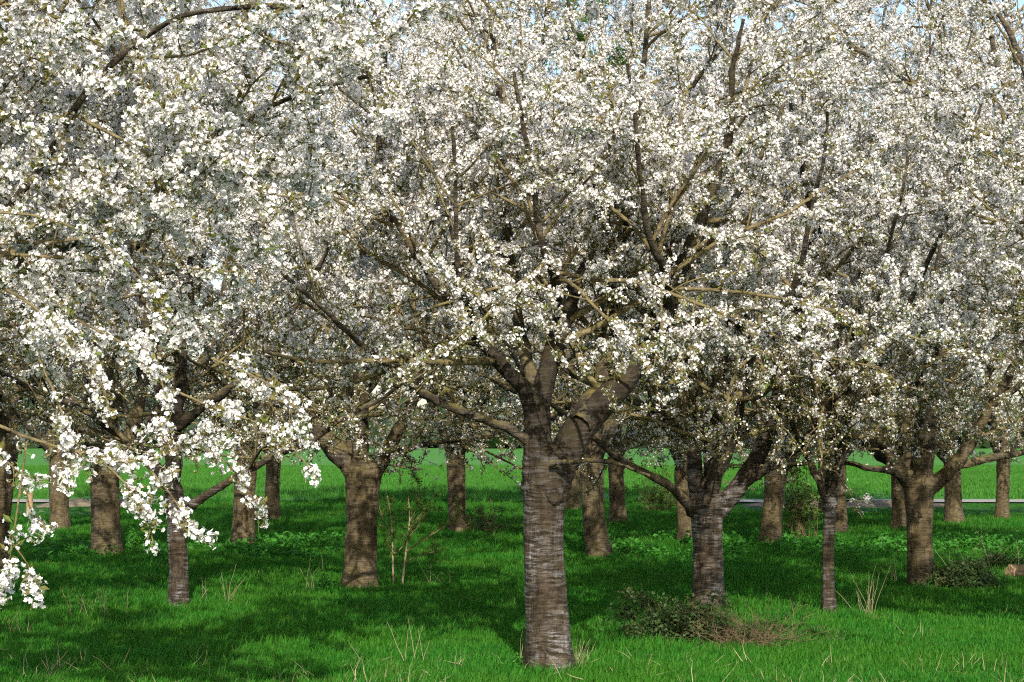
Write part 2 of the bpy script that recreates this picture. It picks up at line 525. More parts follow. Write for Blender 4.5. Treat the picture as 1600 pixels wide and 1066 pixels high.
# ------------------------------------------------------------------ growing branches
def grow(rng, P, R, per_m, t0, t1, lo, hi, a0, a1, up, wander, grav, K, rfac, rmax, rmin, shrink=0.55):
    """child branches along parent polylines P (N,K,3)"""
    Kp = P.shape[1]
    Lp = np.linalg.norm(np.diff(P, axis=1), axis=2).sum(1)
    cnt = np.floor(Lp * per_m * (t1 - t0) + rng.random(len(P))).astype(int)
    I = np.repeat(np.arange(len(P)), cnt)
    n = len(I)
    t = t0 + (t1 - t0) * rng.random(n)
    s = t * (Kp - 1); k = np.clip(s.astype(int), 0, Kp - 2); f = (s - k)[:, None]
    pos = P[I, k] * (1 - f) + P[I, k + 1] * f
    tan = unit(P[I, k + 1] - P[I, k])
    rp = R[I, k] * (1 - f[:, 0]) + R[I, k + 1] * f[:, 0]
    perp = unit(np.cross(tan, rng.normal(size=(n, 3))))
    a = np.radians(rng.uniform(a0, a1, n))[:, None]
    d = unit(np.cos(a) * tan + np.sin(a) * perp + np.array([0, 0, up]))
    L = rng.uniform(lo, hi, n) * (1.15 - shrink * t)
    pts = np.empty((n, K, 3)); pts[:, 0] = pos
    for i in range(1, K):
        d = unit(d + rng.normal(size=(n, 3)) * wander + np.array([0, 0, grav]))
        pts[:, i] = pts[:, i - 1] + d * (L / (K - 1))[:, None]
    r0 = np.clip(rfac * rp, rmin, rmax)
    rr = np.maximum(r0[:, None] * np.linspace(1, 0.35, K)[None], rmin * 0.6)
    return pts, rr


def along(rng, P, R, n, t0=0.0):
    """n random points on polylines, weighted by length"""
    seg = np.linalg.norm(np.diff(P, axis=1), axis=2)
    w = seg.ravel().copy()
    if t0 > 0:
        kk = np.tile(np.arange(seg.shape[1]), len(P)) / seg.shape[1]
        w[kk < t0] *= 0.08
    c = np.cumsum(w); q = np.searchsorted(c, rng.random(n) * c[-1])
    q = np.clip(q, 0, len(w) - 1)
    i, k = q // seg.shape[1], q % seg.shape[1]
    f = rng.random(n)[:, None]
    return P[i, k] * (1 - f) + P[i, k + 1] * f


def value_noise(p, scale, seed):
    out = np.zeros(len(p))
    rng = np.random.default_rng(seed)
    for o in range(5):
        kx = rng.normal(size=3) * scale * (1 + 0.6 * o); ph = rng.random() * 6.28
        out += np.sin(p @ kx + ph)
    return out / 5.0


def remeshed(V, F, voxel, smooth_it=3):
    me = mesh_np('tmp', V, F)
    bm = bmesh.new(); bm.from_mesh(me)
    bmesh.ops.holes_fill(bm, edges=[e for e in bm.edges if e.is_boundary], sides=0)
    bm.to_mesh(me); bm.free()
    o = bpy.data.objects.new('tmp', me); COL.objects.link(o)
    r = o.modifiers.new('r', 'REMESH'); r.mode = 'VOXEL'; r.voxel_size = voxel; r.use_smooth_shade = True
    s = o.modifiers.new('s', 'SMOOTH'); s.iterations = smooth_it; s.factor = 0.5
    dg = bpy.context.evaluated_depsgraph_get()
    res = bpy.data.meshes.new_from_object(o.evaluated_get(dg))
    bpy.data.objects.remove(o); bpy.data.meshes.remove(me)
    return res


def roughen(me, amp, seed, band=None):
    n = len(me.vertices)
    co = np.empty(n * 3, np.float32); me.vertices.foreach_get('co', co); co = co.reshape(-1, 3)
    nor = np.empty(n * 3, np.float32); me.vertices.foreach_get('normal', nor); nor = nor.reshape(-1, 3)
    d = np.empty(n)
    for i in range(n):
        x, y, z = co[i]
        d[i] = mnoise.fractal((x * 9 + seed, y * 9, z * 2.2), 1.0, 2.0, 3) + 0.6 * mnoise.noise((x * 26, y * 26 + seed, z * 9)) + 0.35 * mnoise.noise((x * 7, y * 7 + seed, z * 70))
    a = np.full(n, amp)
    if band is not None:                                    # ragged plates of old bark between two heights
        z0, z1, f = band
        w = np.clip(np.minimum(co[:, 2] - z0, z1 - co[:, 2]) / 0.08, 0, 1)
        a = amp * (1 + f * w)
        d = d + w * np.array([abs(mnoise.noise((x * 8, y * 8, z * 38 + seed))) * 1.2 for x, y, z in co])
    th = np.arctan2(co[:, 1], co[:, 0])                     # root buttresses
    d = d + np.exp(-np.maximum(co[:, 2], 0) / 0.13) * np.clip(np.sin(5 * th + seed) + 0.6 * np.sin(3 * th + 2.0 * seed), 0, 2) * 0.022 / amp
    co += nor * (d * a)[:, None]
    me.vertices.foreach_set('co', co.astype(np.float32).ravel())
    me.polygons.foreach_set('use_smooth', np.ones(len(me.polygons), bool))
    me.update()


BLOOM_TOTAL = 0
FEET = []


def build_tree(spec, seed):
    """a fruit tree: trunk with its fork, limbs, side branches and twigs, blossom"""
    global BLOOM_TOTAL
    rng = np.random.default_rng(seed)
    base = spec.get('base')
    if base is None: base = on_ground(*spec['foot'])
    base = np.array([base[0], base[1], float(ground_z(base[0], base[1])) - 0.03])
    Y = base[1]
    root = empty('cherry_tree' if spec.get('leaf') is None else 'leafy_tree', base, spec['label'], 'tree', spec.get('group', 'blossoming cherry trees of the orchard'))
    far = spec.get('far', False)
    sc = Y / FPX                                            # metres per photograph pixel at the trunk

    def pxline(L):
        P, R = [], []
        for e in L:
            u, v, w = e[:3]; dy = e[3] if len(e) > 3 else 0.0
            P.append(at(u, v, Y + dy) - base); R.append(w * 0.48 * (Y + dy) / FPX)
        return np.array(P), np.array(R)

    tubes_fused = []
    limbs = []                                              # (P, R) of the whole limb, for growing
    if 'trunk' in spec:
        P, R = pxline(spec['trunk'])
        P[0, 2] = -0.05
        P[:, 1] -= np.interp(P[:, 2], [0, 2], [0, 0])
    else:
        h, r, lx, ly = spec['stem']                         # height of the fork, radius, lean
        z = np.array([-0.05, 0.12, 0.5, 1.0 * h, 1.08 * h])
        P = np.stack([lx * z / h, ly * z / h, z], 1); R = r * np.array([1.28, 1.1, 1.0, 0.98, 1.0])
    Pt, Rt = resample(P, R, 26)
    # buttress flare at the foot
    Rt = Rt * (1 + 0.16 * np.exp(-np.maximum(Pt[:, 2], 0) / 0.10))
    tubes_fused.append(tubes(Pt[None], Rt[None], 20))
    top, rtop = Pt[-1], Rt[-1]
    FEET.append((base[0] + Pt[0, 0], base[1] + Pt[0, 1], Rt[0]))

    reach = spec.get('reach', 4.6)
    ztop = spec.get('ztop', 20.0 if far else 2.3 + 0.217 * max(Y, 14.0))
    def extend(P, R, L, up=0.10):
        d = unit(P[-1] - P[-2]); p = P[-1].copy(); r = R[-1]
        n = max(3, int(L / 0.35)); r_end = 0.012
        PP, RR = list(P), list(R)
        for i in range(n):
            d = unit(d + rng.normal(size=3) * 0.13 + np.array([0, 0, up if p[2] < ztop - 1.2 else -0.30 * max(d[2], 0) - 0.05]))
            p = p + d * (L / n); PP.append(p); RR.append(r + (r_end - r) * ((i + 1) / n) ** 0.8)
        return np.array(PP), np.array(RR)

    cont = []
    for L in spec.get('limbs', []):
        P, R = pxline(L)
        g = np.linalg.norm(np.diff(P, axis=0), axis=1).sum()
        P2, R2 = (P, R) if R[-1] < 0.011 else extend(P, R, 1.0 if R[-1] < 0.024 and Y < 16 else max(0.8, reach - g) * rng.uniform(0.85, 1.1))
        if R.min() > 0.030:
            Pf, Rf = resample(P, R, 18); tubes_fused.append(tubes(Pf[None], Rf[None], 12))
            cont.append((P2[len(P) - 2:], R2[len(P) - 2:]))
        else:
            cont.append((P2, R2))
        limbs.append((P2, R2))
    for az, tilt in spec.get('extra', []):                  # limbs towards or away from the viewer, degrees
        az = math.radians(az + rng.normal() * 8); tilt = math.radians(tilt)
        d = np.array([math.sin(tilt) * math.cos(az), math.sin(tilt) * math.sin(az), math.cos(tilt)])
        r = rtop * rng.uniform(0.42, 0.6) * spec.get('limb_r', 1.0)
        s0 = top - np.array([0, 0, rtop * 0.9])
        P = np.array([s0, s0 + d * 0.3 + rng.normal(size=3) * 0.02, s0 + d * 0.75 + rng.normal(size=3) * 0.05])
        R = np.array([r * 1.15, r, r * 0.9])
        P2, R2 = extend(P, R, reach * rng.uniform(0.8, 1.05), 0.06)
        Pf, Rf = resample(P, R, 8); tubes_fused.append(tubes(Pf[None], Rf[None], 10))
        cont.append((P2[1:], R2[1:])); limbs.append((P2, R2))
    vox = spec.get('voxel', 0.03 if far else 0.02)
    V, F = merge(tubes_fused)
    me = remeshed(V, F, vox, 1)
    roughen(me, spec.get('rough', 0.010), seed, spec.get('ragged'))
    me.materials.clear(); me.materials.append(M[spec.get('bark', 'bark_old')])
    trunk = link('trunk', me, root)
    K1 = 18
    LP, LR = [], []
    for (P, R), (Pc, Rc) in zip(limbs, cont):
        a, b = resample(Pc, Rc * 1.02, K1)
        a, b = resample(Pc, Rc * 1.02, 34)
        a[1:-1] += rng.normal(size=(32, 3)) * b[1:-1, None] * 0.16
        b = b * (1 + 0.13 * rng.normal(size=34).clip(-1, 1.6)); b[0] = Rc[0] * 1.02
        Vl, Fl = tubes(a[None], b[None], 9)
        Vl = Vl + (value_noise(Vl, 22.0, seed)[:, None] * 0.10 + rng.normal(size=(len(Vl), 1)) * 0.05) * (Vl - np.repeat(a, 9, 0))
        lm = mesh_np('limb', Vl, Fl, [M['bark_limb']])
        link('limb', lm, root)
        a, b = resample(P, R, K1); LP.append(a); LR.append(b)
    LP = np.array(LP); LR = np.array(LR)
    zmin = spec.get('zmin', 1.75)
    dens = spec.get('dens', 1.0)

    def keep(P, R, drop=0.0):
        zz = P[:, :, 2].min(1)
        m = (zz > zmin + rng.normal(size=len(P)) * 0.12 - drop) & (P[:, :, 2].max(1) < ztop + 0.5 + rng.normal(size=len(P)) * 0.2)
        if not far and 'limbs' in spec:                     # crown depth cut short so that sunlight falls between the rows
            m &= np.abs(P[:, :, 1]).max(1) < spec.get('deep', 1.9) + rng.normal(size=len(P)) * 0.3
        return P[m], R[m]

    P2, R2 = grow(rng, LP, LR, 4.2 * dens, 0.14, 1.0, 0.8, 2.1, 35, 75, 0.05, 0.13, 0.015, 9, 0.6, 0.030, 0.009)
    P2, R2 = keep(P2, R2, 0.05)
    if spec.get('skirt', 18):                               # low side branches that spread and droop
        n = spec.get('skirt', 18)
        i = rng.integers(0, len(LP), n); k = rng.integers(2, 8, n)
        p = LP[i, k].copy(); out = p - top; out[:, 2] = 0
        d = unit(unit(out) + rng.normal(size=(n, 3)) * np.array([0.7, 0.7, 0.12]))
        L = rng.uniform(1.1, 2.6, n); Q = np.empty((n, 9, 3)); Q[:, 0] = p
        for j in range(1, 9):
            d = unit(d + rng.normal(size=(n, 3)) * 0.12 + np.stack([0 * L, 0 * L, np.clip((spec.get('skirt_z', 1.75) - Q[:, j - 1, 2]) * 0.35, -0.12, 0.2)], 1))
            Q[:, j] = Q[:, j - 1] + d * (L / 8)[:, None]
        r = np.linspace(0.017, 0.005, 9)[None] * rng.uniform(0.7, 1.2, (n, 1))
        P2 = np.concatenate([P2, Q]); R2 = np.concatenate([R2, r])
    P3, R3 = grow(rng, P2, R2, 6.0 * (0.75 if far else 1.0), 0.10, 1.0, 0.3, 0.95, 30, 75, 0.12, 0.16, -0.01, 6, 0.5, 0.009, 0.0042)
    P3, R3 = keep(P3, R3, 0.15)
    hang_q = None
    if spec.get('hang'):                                    # single sprays seen hanging low
        H = [resample(*pxline(h), 9) for h in spec['hang']]
        HP = np.array([h[0] for h in H]); HR = np.array([h[1] for h in H])
        H3, HR3 = grow(rng, HP, HR, 9.0, 0.05, 1.0, 0.04, 0.20, 30, 80, 0.0, 0.2, -0.05, 6, 0.7, 0.003, 0.0018)
        P2 = np.concatenate([P2, HP]); R2 = np.concatenate([R2, HR])
        hang_q = np.concatenate([along(rng, HP, HR, 80), along(rng, H3, HR3, 115)])
    P4, R4 = grow(rng, P3, R3, 3.2 if far else 5.0, 0.10, 1.0, 0.07, 0.34, 30, 80, 0.15, 0.2, 0.0, 3, 0.7, 0.0045, 0.0028)
    if hang_q is not None:
        P3 = np.concatenate([P3, H3]); R3 = np.concatenate([R3, HR3])
    parts = [tubes(P2, R2, 5), tubes(P3, R3, 4 if not far else 3), tubes(P4, R4, 3)]
    V, F = merge(parts)
    o = link('branches', mesh_np('branches', V, F, [M['twig']]), root); o['kind'] = 'stuff'
    # blossom along the twigs, thin near the fork, in drifts
    n = spec.get('bloom', 8000)
    q = np.concatenate([along(rng, P3, R3, int(n * 0.9), 0.2), along(rng, P4, R4, int(n * 0.8)), along(rng, P2, R2, int(n * 0.25), 0.5)])
    dist = np.linalg.norm((q - (top + np.array([0, 0, 0.6]))) * np.array([1, 1, 0.8]), axis=1)
    pr = np.clip((dist - spec.get('inner', 0.4)) / 1.2, 0.05, 1.0)
    pr *= np.clip(0.66 + 0.8 * value_noise(q, 3.0, seed + 5), 0.06, 1.0) * np.clip(0.8 + 0.6 * value_noise(q, 9.0, seed + 9), 0.25, 1.0)
    low = np.clip((q[:, 2] - spec.get('bare', 1.5)) / 1.0, spec.get('baremin', 0.25), 1.0)
    pr *= low
    mk = rng.random(len(q)) < pr
    buds = q[~mk]
    q = q[mk]
    if hang_q is not None:
        hang_q = hang_q[value_noise(hang_q, 11.0, 3) > -0.12]; nq = len(q)
        hang_q = hang_q[(hang_q[:, 0] > 2.25) | (hang_q[:, 2] > 1.75) | (rng.random(len(hang_q)) < 0.3)]
        hang_q = np.concatenate([hang_q, HP[:, -1], HP[:, -1] + rng.normal(size=HP[:, -1].shape) * 0.02])
        q = np.concatenate([q, hang_q])
    q = q + rng.normal(size=q.shape) * 0.012
    rot = np.stack([rng.normal(size=len(q)) * 0.8, rng.normal(size=len(q)) * 0.8, rng.random(len(q)) * 6.28], 1)
    scl = rng.uniform(0.7, 1.2, len(q)) * spec.get('fscale', 0.75)
    if hang_q is not None: scl[nq:] *= 0.84
    grp, nv = (BLOSSOM, 9) if spec.get('leaf') is None else (BIGLEAF, 4)
    scatter('crown', q, rot, scl, rng.integers(0, nv, len(q)), grp, root)
    BLOOM_TOTAL += len(q)
    if spec.get('leaf') is None:
        buds = buds[rng.random(len(buds)) < 0.35]
        rot = np.stack([rng.normal(size=len(buds)) * 0.8, rng.normal(size=len(buds)) * 0.8, rng.random(len(buds)) * 6.28], 1)
        scatter('young_leaves', buds, rot, rng.uniform(0.6, 1.1, len(buds)), rng.integers(0, 5, len(buds)), SPARSE, root)
    return root, dict(base=base, top=top, Y=Y)


TREES = [
    # the big tree in the middle
    dict(foot=(859, 1052), label='nearest cherry tree with thick glossy banded trunk forking in two at the centre',
         trunk=[(860, 1056, 84), (857, 1000, 74), (853, 930, 67), (850, 860, 64), (850, 800, 67), (853, 755, 73), (855, 728, 64)],
         limbs=[[(842, 755, 52), (840, 700, 47), (838, 640, 44), (818, 605, 28, -.05), (790, 578, 24, -.1), (757, 540, 20, -.2), (725, 505, 16, -.3)],
                [(839, 660, 42), (845, 620, 36, .05), (862, 560, 33, .1), (874, 515, 32, .15), (888, 470, 34, .2), (903, 440, 24, .3), (925, 400, 18, .4)],
                [(838, 650, 38), (832, 600, 24, .15), (822, 560, 22, .3), (810, 490, 18, .4), (798, 400, 16, .4), (790, 310, 14, .3), (787, 220, 13, .2), (776, 120, 11, .1), (768, 40, 8, .0)],
                [(868, 755, 50), (885, 705, 52, .05), (912, 660, 54, .1), (950, 622, 46, .2), (985, 585, 38, .3), (1015, 540, 31, .3), (1040, 490, 28, .2), (1062, 430, 24, .1)],
                [(905, 665, 38), (935, 610, 30, .3), (945, 560, 26, .5), (955, 490, 21, .6), (970, 400, 18, .6), (980, 320, 17, .5), (990, 240, 15, .4), (1000, 150, 12, .3), (1010, 60, 9, .2)],
                [(830, 690, 20), (790, 668, 16, -.15), (740, 650, 14, -.3), (690, 630, 13, -.4), (640, 600, 12, -.5), (605, 570, 10, -.6)],
                [(880, 495, 22, .15), (868, 440, 15, -.5), (850, 390, 12, -.9), (838, 330, 9, -1.0)],
                [(1045, 480, 22, .2), (1035, 420, 14, -.6), (1015, 370, 12, -.9), (1005, 310, 9, -1.1)],
                [(752, 535, 17, -.2), (728, 470, 11, -.7), (715, 410, 8, -.9)],
                [(1010, 548, 22, .3), (1040, 500, 17, 1.0), (1070, 440, 15, 1.2)],
                [(815, 530, 18, .5), (800, 460, 16, 1.0), (785, 380, 14, 1.6)],
                [(862, 724, 12, -.2), (895, 722, 8, -.3), (940, 720, 7, -.4), (975, 728, 6, -.5), (1015, 744, 4, -.5)]],
         extra=[], bark='bark_near', voxel=0.012, rough=0.007, ragged=(1.28, 1.72, 1.6), bloom=16900, reach=3.9, zmin=1.75, skirt=10, skirt_z=2.5, inner=0.1, bare=1.9),
    # its right neighbour with the wide fork
    dict(foot=(1107, 962), label='dark wide-forked cherry tree rising from an ivy bush, right of the nearest tree',
         trunk=[(1107, 962, 56), (1107, 900, 50), (1105, 850, 49), (1104, 815, 52), (1106, 790, 58), (1106, 775, 52)],
         limbs=[[(1082, 800, 22), (1065, 775, 15, -.2), (1035, 752, 13, -.4), (1000, 735, 12, -.5), (965, 715, 10, -.6), (945, 700, 9, -.7)],
                [(1092, 790, 30), (1086, 740, 26), (1082, 700, 22, .1), (1060, 665, 16, .2), (1020, 640, 13, .3)],
                [(1108, 790, 30), (1118, 720, 26, .1), (1124, 640, 25, .2), (1126, 560, 22, .3), (1130, 480, 20, .4), (1140, 400, 17, .4)],
                [(1122, 800, 32), (1150, 765, 30), (1180, 720, 29), (1202, 670, 27), (1222, 600, 25, -.1), (1240, 530, 22, -.1), (1252, 450, 19, -.2)],
                [(1160, 755, 22), (1195, 735, 15, -.2), (1240, 705, 13, -.4), (1290, 655, 12, -.6)]],
         extra=[(-80, 28), (85, 25)], bark='bark_near', voxel=0.016, bloom=14000, reach=4.5, zmin=1.5, skirt=10, bare=2.0, baremin=0.15),
    # slender young tree
    dict(foot=(1294, 965), label='slender young cherry tree with thin shiny trunk and pale bands',
         trunk=[(1295, 966, 25), (1294, 920, 20), (1294, 870, 19), (1296, 810, 20), (1297, 785, 26), (1297, 772, 24)],
         limbs=[[(1294, 782, 15), (1280, 750, 12, .0), (1262, 715, 11, .1), (1245, 680, 9, .1)], [(1299, 782, 16), (1308, 730, 13, .1), (1318, 670, 12, .1), (1325, 600, 10, .2)],
                [(1297, 782, 13), (1300, 720, 10, -.2), (1303, 650, 9, -.3)]],
         extra=[(90, 40), (-80, 40)], bark='bark_near', voxel=0.012, rough=0.004, bloom=5600, reach=3.4, zmin=1.55, skirt=6),
    # mossy tree at the right
    dict(foot=(1439, 920), label='mossy spreading cherry tree with banded trunk beside low bramble on the right',
         trunk=[(1440, 922, 48), (1438, 870, 42), (1437, 820, 42), (1436, 780, 46), (1436, 752, 52), (1436, 742, 46)],
         limbs=[[(1424, 758, 28), (1402, 730, 24, -.1), (1382, 695, 20, -.2), (1368, 650, 17, -.2), (1362, 600, 14, -.2)],
                [(1420, 755, 16), (1390, 735, 11, -.3), (1350, 730, 9, -.4), (1320, 722, 8, -.5)],
                [(1430, 755, 28), (1420, 690, 24, .1), (1412, 620, 20, .2), (1408, 540, 17, .3)],
                [(1442, 755, 26), (1452, 690, 22, .1), (1458, 610, 18, .3)],
                [(1455, 760, 28), (1485, 735, 24, -.1), (1512, 700, 20, -.1), (1540, 650, 17, -.2), (1568, 600, 14, -.2), (1600, 540, 11, -.3)],
                [(1490, 730, 16), (1530, 720, 13, .1), (1580, 710, 11, .2)]],
         extra=[(-80, 28), (80, 25), (160, 45)], bark='bark_old', bloom=13400, reach=4.6, zmin=1.5, skirt=18, bare=2.5, baremin=0.12),
    # stout tree left of centre
    dict(foot=(562, 922), label='stout grey-brown cherry tree with split bark at its foot, left of the nearest tree',
         trunk=[(562, 924, 62), (563, 880, 53), (565, 820, 51), (566, 770, 54), (568, 740, 62), (568, 728, 58)],
         limbs=[[(580, 745, 30), (600, 715, 26, -.1), (615, 685, 22, -.2), (640, 640, 18, -.3), (655, 590, 15, -.3)],
                [(560, 745, 38), (556, 690, 34, .1), (552, 630, 28, .2), (556, 560, 23, .3), (562, 480, 19, .3)],
                [(552, 745, 24), (525, 705, 18, .1), (495, 660, 15, .2), (470, 610, 13, .2)],
                [(590, 722, 16), (640, 700, 10, .3), (690, 690, 8, .4)]],
         extra=[(-90, 25), (170, 40)], bark='bark_old', bloom=14000, reach=4.6, zmin=1.5, skirt=18, bare=2.5, baremin=0.12),
    # dark tree in the left, behind the hanging blossom
    dict(foot=(279, 952), label='dark slim cherry tree half hidden by hanging white blossom sprays',
         trunk=[(279, 954, 36), (279, 900, 31), (277, 850, 30), (275, 800, 31), (272, 775, 33), (271, 760, 29)],
         limbs=[[(284, 800, 20), (310, 782, 15, -.1), (345, 760, 13, -.2), (385, 735, 10, -.3)],
                [(271, 775, 24), (272, 720, 22), (276, 660, 19, .1), (282, 600, 17, .2), (288, 520, 14, .2)],
                [(268, 775, 18), (250, 735, 14, .1), (225, 700, 12, .1), (200, 650, 10, .2)],
                [(275, 670, 16), (310, 640, 14, -.2), (360, 605, 13, -.4), (410, 560, 11, -.5), (450, 500, 9, -.5)]],
         extra=[(-85, 25), (95, 25), (180, 35)], bark='bark_near', voxel=0.015, bloom=12900, reach=4.4, zmin=1.5, skirt=14, bare=2.5, baremin=0.1),
    # the second file of trees
    dict(foot=(168, 874), label='thick brown cherry trunk in sun on the left, before the path',
         trunk=[(168, 876, 55), (166, 830, 48), (164, 780, 46), (164, 740, 48), (166, 715, 52), (166, 705, 46)],
         limbs=[[(175, 720, 26), (200, 690, 24), (215, 650, 21, .1), (222, 600, 18, .2)], [(160, 718, 28), (150, 660, 24, .1), (140, 590, 19, .2)], [(155, 715, 18), (120, 680, 13, -.2), (80, 650, 10, -.4)]],
         extra=[(-90, 45), (90, 40), (20, 45), (45, 7)], bloom=16200, reach=8.2, far=True, zmin=1.5, bare=2.6, baremin=0.12),
    dict(foot=(380, 857), label='brown cherry trunk left of the stout split-foot tree, one step behind it',
         trunk=[(380, 859, 43), (381, 820, 37), (382, 770, 35), (384, 730, 37), (385, 715, 34)],
         limbs=[[(380, 725, 20), (372, 670, 17), (362, 610, 14)], [(390, 725, 20), (405, 680, 17, .1), (430, 630, 14, .2)]],
         extra=[(-60, 45), (-120, 45), (90, 40), (45, 7)], bloom=16200, reach=8.2, far=True, zmin=1.5, bare=2.6, baremin=0.12),
    dict(foot=(934, 872), label='leaning tan cherry trunk right behind the nearest tree',
         trunk=[(940, 874, 46), (932, 840, 39), (927, 800, 37), (925, 760, 37), (924, 725, 40), (924, 712, 36)],
         limbs=[[(918, 720, 20), (905, 670, 17), (895, 610, 14)], [(932, 722, 20), (950, 670, 17, .1), (965, 610, 14, .2)]],
         extra=[(-60, 45), (-120, 45), (90, 40), (150, 45), (45, 7)], bloom=16200, reach=8.2, far=True, zmin=1.5, bare=2.5, baremin=0.12),
    dict(foot=(1204, 857), label='shaded dark cherry trunk between the wide-forked tree and the slender young tree',
         trunk=[(1204, 859, 39), (1205, 820, 33), (1209, 780, 33), (1212, 745, 36), (1213, 730, 33)],
         limbs=[[(1208, 738, 18), (1195, 690, 15), (1180, 630, 13)], [(1218, 738, 18), (1230, 690, 15, .1), (1245, 620, 13, .2)]],
         extra=[(-60, 45), (-120, 45), (90, 40), (45, 7)], bloom=16200, reach=8.2, far=True, zmin=1.5, bare=2.5, baremin=0.12),
    dict(foot=(1070, 852), label='cherry trunk partly hidden behind the wide-forked tree, on its left',
         trunk=[(1071, 854, 28), (1070, 820, 24), (1067, 780, 23), (1065, 745, 25), (1065, 730, 23)],
         extra=[(-60, 40), (-120, 45), (90, 40), (0, 40), (45, 7)], bloom=16200, reach=8.2, far=True, zmin=1.5, bare=2.5, baremin=0.12),
    dict(foot=(715, 838), label='black-looking shaded cherry trunk with a low shrub at its right foot',
         trunk=[(715, 840, 34), (714, 800, 28), (713, 760, 28), (712, 725, 31), (712, 705, 28)],
         limbs=[[(706, 712, 16), (690, 670, 13), (670, 620, 11)], [(718, 712, 16), (735, 670, 13, .1), (745, 620, 11, .2)]],
         extra=[(-60, 45), (-120, 45), (90, 40), (45, 7)], bloom=16200, reach=8.2, far=True, zmin=1.5, bare=2.6, baremin=0.12),
    dict(foot=(93, 830), label='shaded dark cherry trunk left of the thick sunlit brown one',
         trunk=[(93, 832, 37), (93, 800, 31), (92, 760, 31), (94, 725, 36), (95, 708, 32)],
         limbs=[[(88, 715, 18), (75, 670, 15), (62, 620, 12)], [(102, 715, 18), (122, 680, 15, .1), (140, 630, 12, .2)]],
         extra=[(-60, 45), (-120, 45), (90, 40), (45, 7)], bloom=16200, reach=8.2, far=True, zmin=1.5, bare=2.6, baremin=0.12),
    dict(foot=(425, 817), label='far slim cherry trunk standing just left of the stout split-foot tree',
         trunk=[(425, 819, 30), (425, 790, 25), (426, 750, 23), (427, 722, 25), (427, 708, 22)],
         extra=[(-50, 40), (-130, 45), (90, 40), (20, 40), (45, 7)], bloom=16200, reach=8.2, far=True, zmin=1.5, bare=2.6, baremin=0.12),
    dict(foot=(966, 823), label='far cherry trunk to the right of the leaning tan trunk',
         trunk=[(966, 825, 33), (965, 790, 27), (963, 750, 25), (962, 722, 27), (962, 708, 25)],
         extra=[(-50, 40), (-130, 45), (90, 40), (20, 40), (45, 7)], bloom=16200, reach=8.2, far=True, zmin=1.5, bare=2.6, baremin=0.12),
    dict(foot=(1491, 819), label='far cherry trunk with flared foot, second from the right edge',
         trunk=[(1492, 821, 36), (1490, 795, 29), (1489, 760, 27), (1488, 730, 28), (1488, 712, 26)],
         extra=[(-50, 40), (-130, 45), (90, 40), (160, 40), (45, 7)], bloom=16200, reach=8.2, far=True, zmin=1.5, bare=2.6, baremin=0.12),
    dict(foot=(1566, 814), label='far slim cherry trunk nearest the right edge',
         trunk=[(1566, 816, 27), (1566, 790, 22), (1567, 755, 21), (1568, 725, 23), (1568, 710, 21)],
         extra=[(-50, 40), (-130, 45), (90, 40), (20, 40), (45, 7)], bloom=16200, reach=8.2, far=True, zmin=1.5, bare=2.6, baremin=0.12),
    dict(foot=(1405, 829), label='cherry trunk peeping out behind the left side of the mossy tree',
         trunk=[(1405, 831, 29), (1405, 800, 24), (1404, 760, 23), (1403, 735, 25), (1403, 715, 22)],
         extra=[(-50, 40), (-130, 45), (90, 40), (160, 40), (45, 7)], bloom=16200, reach=8.2, far=True, zmin=1.5, bare=2.6, baremin=0.12),
    dict(foot=(1315, 834), label='shaded far cherry trunk just behind the slender young tree',
         trunk=[(1315, 836, 25), (1314, 800, 20), (1312, 760, 20), (1311, 735, 23), (1311, 715, 21)],
         extra=[(-50, 40), (-130, 45), (90, 40), (20, 40), (45, 7)], bloom=16200, reach=8.2, far=True, zmin=1.5, bare=2.6, baremin=0.12),
    dict(foot=(-14, 900), label='dark mossy cherry tree cut off by the left edge of the picture',
         trunk=[(-14, 902, 50), (-8, 850, 42), (-2, 790, 40), (4, 730, 44), (8, 690, 44), (8, 675, 40)],
         limbs=[[(8, 690, 26), (22, 640, 22), (30, 580, 18, .1), (34, 500, 15, .2)], [(4, 690, 26), (-10, 640, 22), (-20, 570, 17)]],
         extra=[(-80, 45), (80, 40)], bloom=10000, reach=5.4, zmin=1.5, bare=2.0),
]
for i, sp in enumerate(TREES):
    rt, info = build_tree(sp, 100 + 7 * i)
    if i == 0: NEAREST, NEAR_INFO = rt, info


def knot(parent, base, u, v, Y, r, name='knot', mat='bark_near', squash=1.25):
    """healed-over ring where a limb was cut, facing the viewer"""
    c = at(u, v, Y) - base
    n = 16; t = np.arange(n) * 2 * math.pi / n; V = []
    rg = np.random.default_rng(4)
    for f, d in ((1.7, 0.05), (1.35, 0.0), (0.95, -0.018), (0.75, -0.010), (0.5, 0.012), (0.0, 0.02)):
        w = 1 + rg.normal(size=n) * 0.05
        V.append(np.stack([c[0] + r * f * w * np.cos(t), np.full(n, c[1] + d), c[2] + r * f * w * np.sin(t) * squash], 1))
    k = len(V); V = np.concatenate(V)
    F = np.array([(a * n + i, a * n + (i + 1) % n, (a + 1) * n + (i + 1) % n, (a + 1) * n + i) for a in range(k - 1) for i in range(n)])
    link(name, mesh_np(name, V, F, [M[mat]]), parent)


NB, NY = NEAR_INFO['base'], NEAR_INFO['Y']
knot(NEAREST, NB, 866, 772, NY - 0.16, 0.045)

